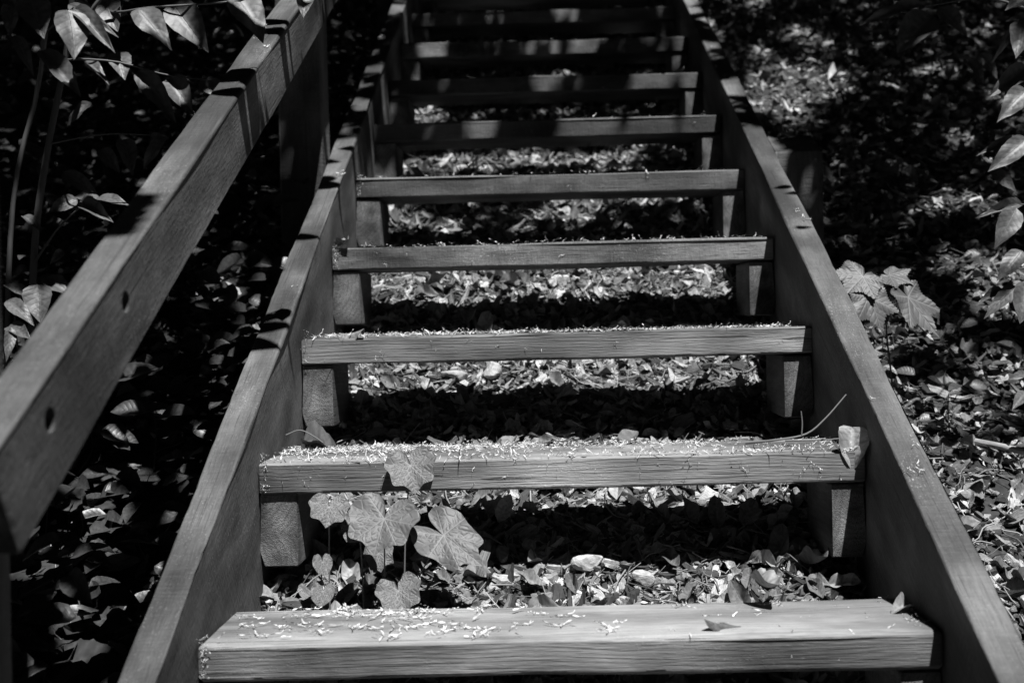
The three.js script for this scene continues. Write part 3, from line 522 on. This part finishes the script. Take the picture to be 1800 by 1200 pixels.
{
  const t = thing('dry_twig', [0.356, 0.206, -0.39], 'bent dry twig lying on the right end of the second tread', 'twig');
  part('stem', tubeGeo(local(t, [[0.32, 0.208, -0.44], [0.356, 0.216, -0.40], [0.412, 0.228, -0.385], [0.441, 0.252, -0.382], [0.477, 0.292, -0.382]]), 0.0023, 0.0013, 7), twigMat, t);
  part('side_shoot', tubeGeo(local(t, [[0.403, 0.226, -0.386], [0.404, 0.245, -0.384], [0.402, 0.266, -0.382]]), 0.0014, 0.001, 6), twigMat, t);
  const s = solo('dry_stalk', tubeGeo([V3(-0.07, 0.0, -0.03), V3(0.0, 0.004, 0), V3(0.07, 0.014, 0.015)], 0.0015, 0.001, 6), twigMat, 'straight thin dry stalk beside the bent twig on the second tread', 'stalk'); s.position.set(0.455, 0.212, -0.4);
  const c = solo('dry_stalk', tubeGeo([V3(-0.045, 0.008, 0), V3(-0.02, 0.016, 0), V3(0.01, 0.004, 0.01), V3(0.025, -0.006, 0.015)], 0.0013, 0.0009, 6), twigMat, 'curved dry stalk over the crumpled leaf on the second tread', 'stalk'); c.position.set(-0.445, 0.222, -0.52);
  const k = solo('fallen_stick', tubeGeo([V3(0.0, 0.0, 0), V3(0.05, -0.01, 0.03), V3(0.12, -0.03, 0.06)], 0.006, 0.007, 8), stdMat(CHIP, 0.001, 0.9, { color: new THREE.Color().setRGB(0.42, 0.42, 0.42) }), 'pale smooth stick on the wood chips at the right edge', 'stick'); k.position.set(0.8, groundY(0.8, -0.7) + 0.03, -0.7);
  const b = solo('bark_piece', chipGeo(77, 0.085, 0.022, 0.014, 0.02), stdMat(CHIP, 0.002, 0.9, { color: new THREE.Color().setRGB(0.3, 0.3, 0.3) }), 'upright split piece of bark left of the dark blocky stone', 'bark'); b.position.set(-0.135, groundY(-0.135, -0.405) + 0.03, -0.405); b.rotation.set(-0.4, 0.2, 1.35);
}

// ---------------------------------------------------------------- pale fallen blossom on treads, stringers and rail
{
  const r = rngOf(601), mk = (s) => {             // a few flat curled blades joined at one end
    const q = rngOf(s), pos = [], idx = [], nb = [1, 2, 1, 3][s % 4];
    for (let b = 0; b < nb; b++) {
      let a = (b / nb) * 5.2 + rr(-0.5, 0.5, q), x = rr(-0.12, 0.12, q), z = rr(-0.1, 0.1, q); const L = rr(0.6, 1.1, q), w = rr(0.028, 0.06, q), curl = rr(-1.8, 1.8, q), lift = rr(-0.03, 0.16, q), o = pos.length / 3, n = 5;
      for (let k = 0; k <= n; k++) { const t = k / n, ww = w * Math.sin(0.35 + 2.6 * t) * (k === n ? 0.2 : 1); pos.push(x - Math.sin(a) * ww, lift * t * t + 0.03 * Math.sin(t * 9 + s), z + Math.cos(a) * ww, x + Math.sin(a) * ww, lift * t * t + 0.05 * Math.sin(t * 7 + b) + 0.04, z - Math.cos(a) * ww); x += Math.cos(a) * L / n; z += Math.sin(a) * L / n; a += curl / n; }
      for (let k = 0; k < n; k++) { const e = o + k * 2; idx.push(e, e + 1, e + 2, e + 1, e + 3, e + 2); }
    }
    const g = new THREE.BufferGeometry(); g.setAttribute('position', new THREE.Float32BufferAttribute(pos, 3)); g.setIndex(idx); g.computeVertexNormals(); return g;
  };
  const G = [mk(1), mk(2), mk(3), mk(4)], lists = [[], [], [], []];
  const put = (x, y, z, L, tilt, q = null) => { const m = lie(x, z, rr(0.0005, 0.003, r), V3(L, L * rr(0.7, 1.2, r), L), r, tilt, y); if (q) { const P = new THREE.Vector3().setFromMatrixPosition(m); m.setPosition(0, 0, 0).premultiply(new THREE.Matrix4().makeRotationX(q)).setPosition(P); } lists[Math.floor(r() * 4)].push({ m, c: r() < 0.14 ? rr(0.12, 0.4, r) : rr(0.65, 1.15, r) }); };
  const NB = [110, 3600, 1500, 900, 420, 150, 60, 40, 20, 12];
  NB.forEach((n, k) => {
    for (let i = 0; i < n; i++) {
      let x = rr(-0.49, 0.49, r), t = r();
      if (k === 1) { t = 0.2 + 0.8 * Math.sqrt(t); if (x > 0 && r() < 0.35) x = -x; }
      else if (k > 1) t = Math.pow(t, 0.6);
      if (k === 0) { x = r() < 0.5 ? rr(-0.47, -0.1, r) : rr(-0.47, 0.49, r); }
      if (k > 0 && n2(x * 5 + k * 9, t * 2.5, 91, 3) + 0.5 * t < rr(-0.1, 0.6, r)) continue;
      put(x, k * RISE + (k === 1 ? r() * 0.006 * t : k > 1 ? 0.003 * r() : 0), -k * RUN - 0.012 - t * 0.165, k === 0 ? 0.01 + 0.026 * r() * r() : 0.006 + 0.014 * r() * r(), k === 0 ? 0.15 : 0.5);
      if (k === 0 && r() < 0.6) { const L = rr(0.009, 0.024, r); for (let j = 0; j < 3; j++) put(clamp(x + rr(-0.018, 0.018, r), -0.49, 0.49), 0, -0.012 - t * 0.165 + rr(-0.004, 0.004, r), L, 0.2); }
    }
    for (let i = 0; i < n * 0.07; i++) { const x = rr(-0.48, 0.48, r); put(x, k * RISE + 0.003, -k * RUN - rr(0.002, 0.014, r), rr(0.009, 0.02, r), 1.0); }         // standing at the front edge
    for (let i = 0; i < n * 0.012; i++) put(rr(-0.48, 0.46, r), k * RISE - rr(0.01, 0.045, r), -k * RUN + 0.0025, rr(0.005, 0.011, r), 1.4, Math.PI / 2);              // caught on the front face
  });
  for (let i = 0; i < 150; i++) { const k = Math.floor(r() * 5); put(-0.493 + rr(0, 0.01, r), k * RISE + rr(-0.05, 0.015, r), -k * RUN + 0.004, rr(0.004, 0.01, r), 1.2); }       // packed in the joints at the left
  for (let k = 0; k < 2; k++) for (let i = 0; i < 40; i++) put(0.49 - rr(0, 0.02, r), k * RISE + 0.002, -k * RUN - rr(0.01, 0.18, r), rr(0.006, 0.016, r), 0.7);
  for (let i = 0; i < 22; i++) { const w = rr(0.0, 3.2, r), s = r() < 0.65 ? 1 : -1, x = s * (0.5 + rr(0.006, 0.046, r)), n = 1 + Math.floor(r() * 5); for (let j = 0; j < n; j++) { const ww = w + rr(-0.018, 0.018, r); put(clamp(Math.abs(x) + rr(-0.012, 0.012, r), 0.504, 0.548) * s, M * ww + (s > 0 ? 0.0957 : 0.086) + 0.003, -ww, rr(0.007, 0.016, r), 0.3, SL); } }
  for (let i = 0; i < 10; i++) { const w = rr(0.45, 1.0, r), x = -0.52 + rr(-0.018, 0.018, r); for (let j = 0; j < 3; j++) { const ww = w + rr(-0.01, 0.01, r); put(x + rr(-0.006, 0.006, r), M * ww + 0.6388, -ww, rr(0.007, 0.014, r), 0.3, SL); } }
  for (let i = 0; i < 420; i++) { const q = r() < 0.5, x = q ? rr(-0.49, 0.49, r) : rr(0.56, 1.0, r), z = q ? -rr(0.2, 1.6, r) : -rr(0.0, 1.2, r); put(x, groundY(x, z) + 0.018, z, rr(0.008, 0.02, r), 0.6); }
  const nm = ['small pale curled shreds of fallen blossom scattered on the treads', 'straighter pale shreds of fallen blossom scattered on the treads', 'hooked pale shreds of fallen blossom scattered on the treads', 'twisted pale shreds of fallen blossom scattered on the treads'];
  G.forEach((g, i) => stuff('fallen_blossom', g, bloomMat, lists[i], nm[i]));
}

// ---------------------------------------------------------------- trees overhead: they shade the slope and leave a gap over the lower stairs
const QQ = SY + M * SZ;
const above = (x, w, o) => V3(x + SX * o / QQ, M * w + SY * o / QQ, -w + SZ * o / QQ);   // the place at height o over the slope that shades (x, w)
const gaps = [[-0.81, 0.42, 0.07, 0.06], [-0.8, 1.25, 0.05, 0.05], [-0.82, 0.56, 0.08, 0.05], [-0.72, 0.57, 0.03, 0.03], [-0.83, 0.45, 0.06, 0.05], [-0.74, 0.2, 0.03, 0.03], [-0.78, 0.27, 0.025, 0.03], [-0.72, 0.05, 0.025, 0.03], [-0.9, 0.4, 0.08, 0.05],
  [0.95, 2.55, 0.17, 0.17], [0.8, 2.36, 0.1, 0.09], [0.7, 3.15, 0.08, 0.07], [0.77, 0.75, 0.09, 0.08], [0.82, 0.72, 0.08, 0.06], [0.68, 0.77, 0.14, 0.1], [-0.12, 2.0, 0.5, 0.03], [0.12, 1.76, 0.08, 0.05], [0.3, 1.74, 0.06, 0.04], [0.46, 1.75, 0.05, 0.05], [0.33, 2.1, 0.03, 0.04], [0.48, 2.1, 0.03, 0.04], [-0.38, 2.35, 0.05, 0.16]];
function sunny(x, w) {
  for (const [gx, gw, rx, rw] of gaps) if (((x - gx) / rx) ** 2 + ((w - gw) / rw) ** 2 < 1) return true;
  const n = n2(x * 8, w * 8, 77, 3), e = 0.05 * n2(x * 5, w * 5, 78, 2);
  if (x < -0.58 && w > 1.1) return n > 0.6;
  if (x > 0.545 && x < 0.86 && w > 1.02 && w < 1.65) return false;
  if (x > -0.657 && x < 0.74) {
    if (x < -0.61 && w > 0.06 && w < 0.18) return n > 0.2;
    if (w + e * 0.4 < 1.465) return true;
    return n > (w < 1.7 ? 0.26 : w < 1.8 && x > 0.05 ? 0.14 : w < 3 ? 0.34 : 0.4);
  }
  if (x >= 0.74) { if (w + e * 2 < 0.62) return true; if (w < 1.6 && x < 1.25) return n > 0.2; return n > 0.42; }
  return n > (w < 0.6 ? 0.52 : w < 1.6 ? 0.4 : 0.46);
}
{
  const r = rngOf(701), leaf = (a) => { const g = new THREE.BufferGeometry(); g.setAttribute('position', new THREE.Float32BufferAttribute([0, 0, 0, 0.45, a, 0.04, 0.4, 0, -0.03, 0.45, -a, 0.04, 1, 0, -0.12], 3)); g.setIndex([0, 2, 1, 0, 3, 2, 1, 2, 4, 2, 3, 4]); g.computeVertexNormals(); return g; };
  const CL = leaf(0.3), mat = greyMat(0.05, 0.6, { side: THREE.DoubleSide });
  const trees = [
    ['tall broadleaf tree behind the viewer on the right', [2.9, 2.6], []], ['tall broadleaf tree left of the stairs', [-3.4, -0.6], []], ['tall broadleaf tree up the slope on the right', [4.2, -3.6], []],
  ];
  for (let i = 0; i < 150000; i++) {
    const x = rr(-2.7, 2.9, r), w = rr(-1.4, 6, r), o = rr(2.1, 4.6, r), L = i % 2 ? rr(0.035, 0.06, r) : rr(0.06, 0.11, r);
    const edge = L * 0.33;
    if (sunny(x, w) || sunny(x + edge, w) || sunny(x - edge, w) || sunny(x, w + edge) || sunny(x, w - edge)) continue;
    const P = above(x, w, o), a = r() * 6.283, N = SUN.clone().add(V3(rr(-0.7, 0.7, r), rr(-0.4, 0.4, r), rr(-0.7, 0.7, r))).normalize();
    const X = V3(Math.cos(a), rr(-0.6, 0.1, r), Math.sin(a)).normalize();
    const c = P.clone().addScaledVector(X, -L / 2), m = leafMatrix(c, c.clone().addScaledVector(X, L), 0, N);
    let best = 0, bd = 1e9; trees.forEach((t, k) => { const d = Math.hypot(P.x - t[1][0] * 0.5, P.z - t[1][1]); if (d < bd) { bd = d; best = k; } });
    trees[best][2].push({ m, c: rr(0.7, 1.2, r), p: P });
  }
  for (let i = 0; i < 26000; i++) {                  // denser twigs over the shrubby left bank
    const x = rr(-1.2, -0.6, r), w = rr(-0.7, 0.7, r), L = rr(0.03, 0.05, r), e = L * 0.3;
    if (sunny(x, w) || sunny(x + e, w) || sunny(x - e, w) || sunny(x, w + e) || sunny(x, w - e)) continue;
    const P = above(x, w, rr(2.0, 3.2, r)), a = r() * 6.283, X = V3(Math.cos(a), rr(-0.5, 0.1, r), Math.sin(a)).normalize(), c = P.clone().addScaledVector(X, -L / 2);
    trees[1][2].push({ m: leafMatrix(c, c.clone().addScaledVector(X, L), 0, SUN.clone().add(V3(rr(-0.5, 0.5, r), 0, rr(-0.5, 0.5, r))).normalize()), c: rr(0.7, 1.2, r), p: P });
  }
  for (const [label, [tx, tz], list] of trees) {
    const o = thing('broadleaf_tree', [tx, groundY(tx, tz), tz], label, 'tree', 'trees around the stairs'); delete o.userData.group;
    const top = V3(tx * 0.85, groundY(tx, tz) + 7.5, tz);
    part('trunk', tubeGeo(local(o, [[tx, groundY(tx, tz) - 0.3, tz], [tx + 0.05, groundY(tx, tz) + 2.5, tz - 0.05], [top.x, top.y, top.z]]), 0.17, 0.05, 12), barkMat, o);
    for (let k = 0, tries = 0; k < 6 && tries < 400; tries++) {
      const e = list[Math.floor(r() * list.length)]; if (!e) break;
      const q = e.p, h = groundY(tx, tz) + 2.6 + k * 0.8, path = [[tx, h, tz], [tx * 0.6 + q.x * 0.4, h * 0.4 + q.y * 0.6 + 0.3, tz * 0.6 + q.z * 0.4], [q.x, q.y, q.z]], cv = new THREE.CatmullRomCurve3(path.map((p) => V3(...p)));
      let clear = true; for (let t = 0; t <= 30 && clear; t++) { const p = cv.getPoint(t / 30), hh = p.y + M * p.z, px = p.x - SX * hh / QQ, pw = -(p.z - SZ * hh / QQ); if (px > -0.8 && px < 1.2 && pw > -0.6 && pw < 1.6) clear = false; }
      if (!clear) continue; k++;
      part('limb', tubeGeo(local(o, path), 0.04, 0.012, 7), barkMat, o);
    }
    const c = new THREE.InstancedMesh(CL, mat, Math.max(1, list.length)), col = new THREE.Color(); list.forEach((e, i) => { c.setMatrixAt(i, e.m.clone().premultiply(new THREE.Matrix4().makeTranslation(-o.position.x, -o.position.y, -o.position.z))); c.setColorAt(i, col.setRGB(e.c, e.c, e.c)); });
    shade(c); c.name = 'crown'; c.userData.kind = 'stuff'; o.add(c);
  }
  // a low branch hanging over the stairs just out of the picture: its leaves throw the crisp shadows
  const o = thing('overhanging_branch', above(0.9, 0.3, 1.9).toArray(), 'low leafy branch hanging over the lower stairs above the picture', 'branch');
  const S = [[-0.56, 0.575, 0.11], [-0.54, 0.625, 0.1], [-0.545, 0.968, 0.075], [-0.54, 1.215, 0.1], [-0.57, 1.25, 0.09], [-0.57, 1.35, 0.08], [-0.52, 1.42, 0.08], [-0.615, 0.527, 0.1], [-0.615, 0.588, 0.1], [-0.615, 0.83, 0.11], [-0.615, 0.885, 0.1], [0.51, 1.125, 0.05], [0.53, 1.095, 0.05], [0.515, 0.935, 0.04], [0.53, 1.5, 0.08], [0.52, 1.53, 0.08], [-0.55, 0.66, 0.07]];
  for (const [x, w, L] of S) {
    const P = above(x, w, rr(1.3, 1.55, r)), a = rr(-0.2, 0.2, r) + (r() < 0.5 ? Math.PI : 0), X = V3(Math.cos(a), -0.1, Math.sin(a) * 0.8).normalize(), c = P.clone().addScaledVector(X, -L / 2);
    leafOn(o, OV[Math.floor(r() * 6)], ovateMat, c, c.clone().addScaledVector(X, L), L * 0.55, SUN.clone().add(V3(rr(-0.3, 0.3, r), 0, rr(-0.3, 0.3, r))));
  }
}
// dark thickets on both sides of the upper stairs
for (const [s, label] of [[-1, 'dense dark thicket on the slope left of the upper stairs'], [1, 'dense dark thicket on the slope right of the upper stairs']]) {
  const r = rngOf(801 + s), L = [];
  for (let i = 0; i < 7000; i++) { const w = rr(0.2, 7, r), x = s * (1.15 + 0.1 * w + (s > 0 ? 0.55 : 0) + 2.2 * r()), lift = rr(0.05, 1.9, r) * Math.min(1, 0.25 + Math.abs(x) - 1), [B, T, wd, h] = coverLeaf(x, -w, lift, rr(0.06, 0.11, r), r, 0.9); L.push({ m: leafMatrix(B, T, wd, h), c: rr(0.4, 0.9, r) }); }
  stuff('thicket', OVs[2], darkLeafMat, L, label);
}

renderer.render(scene, camera);
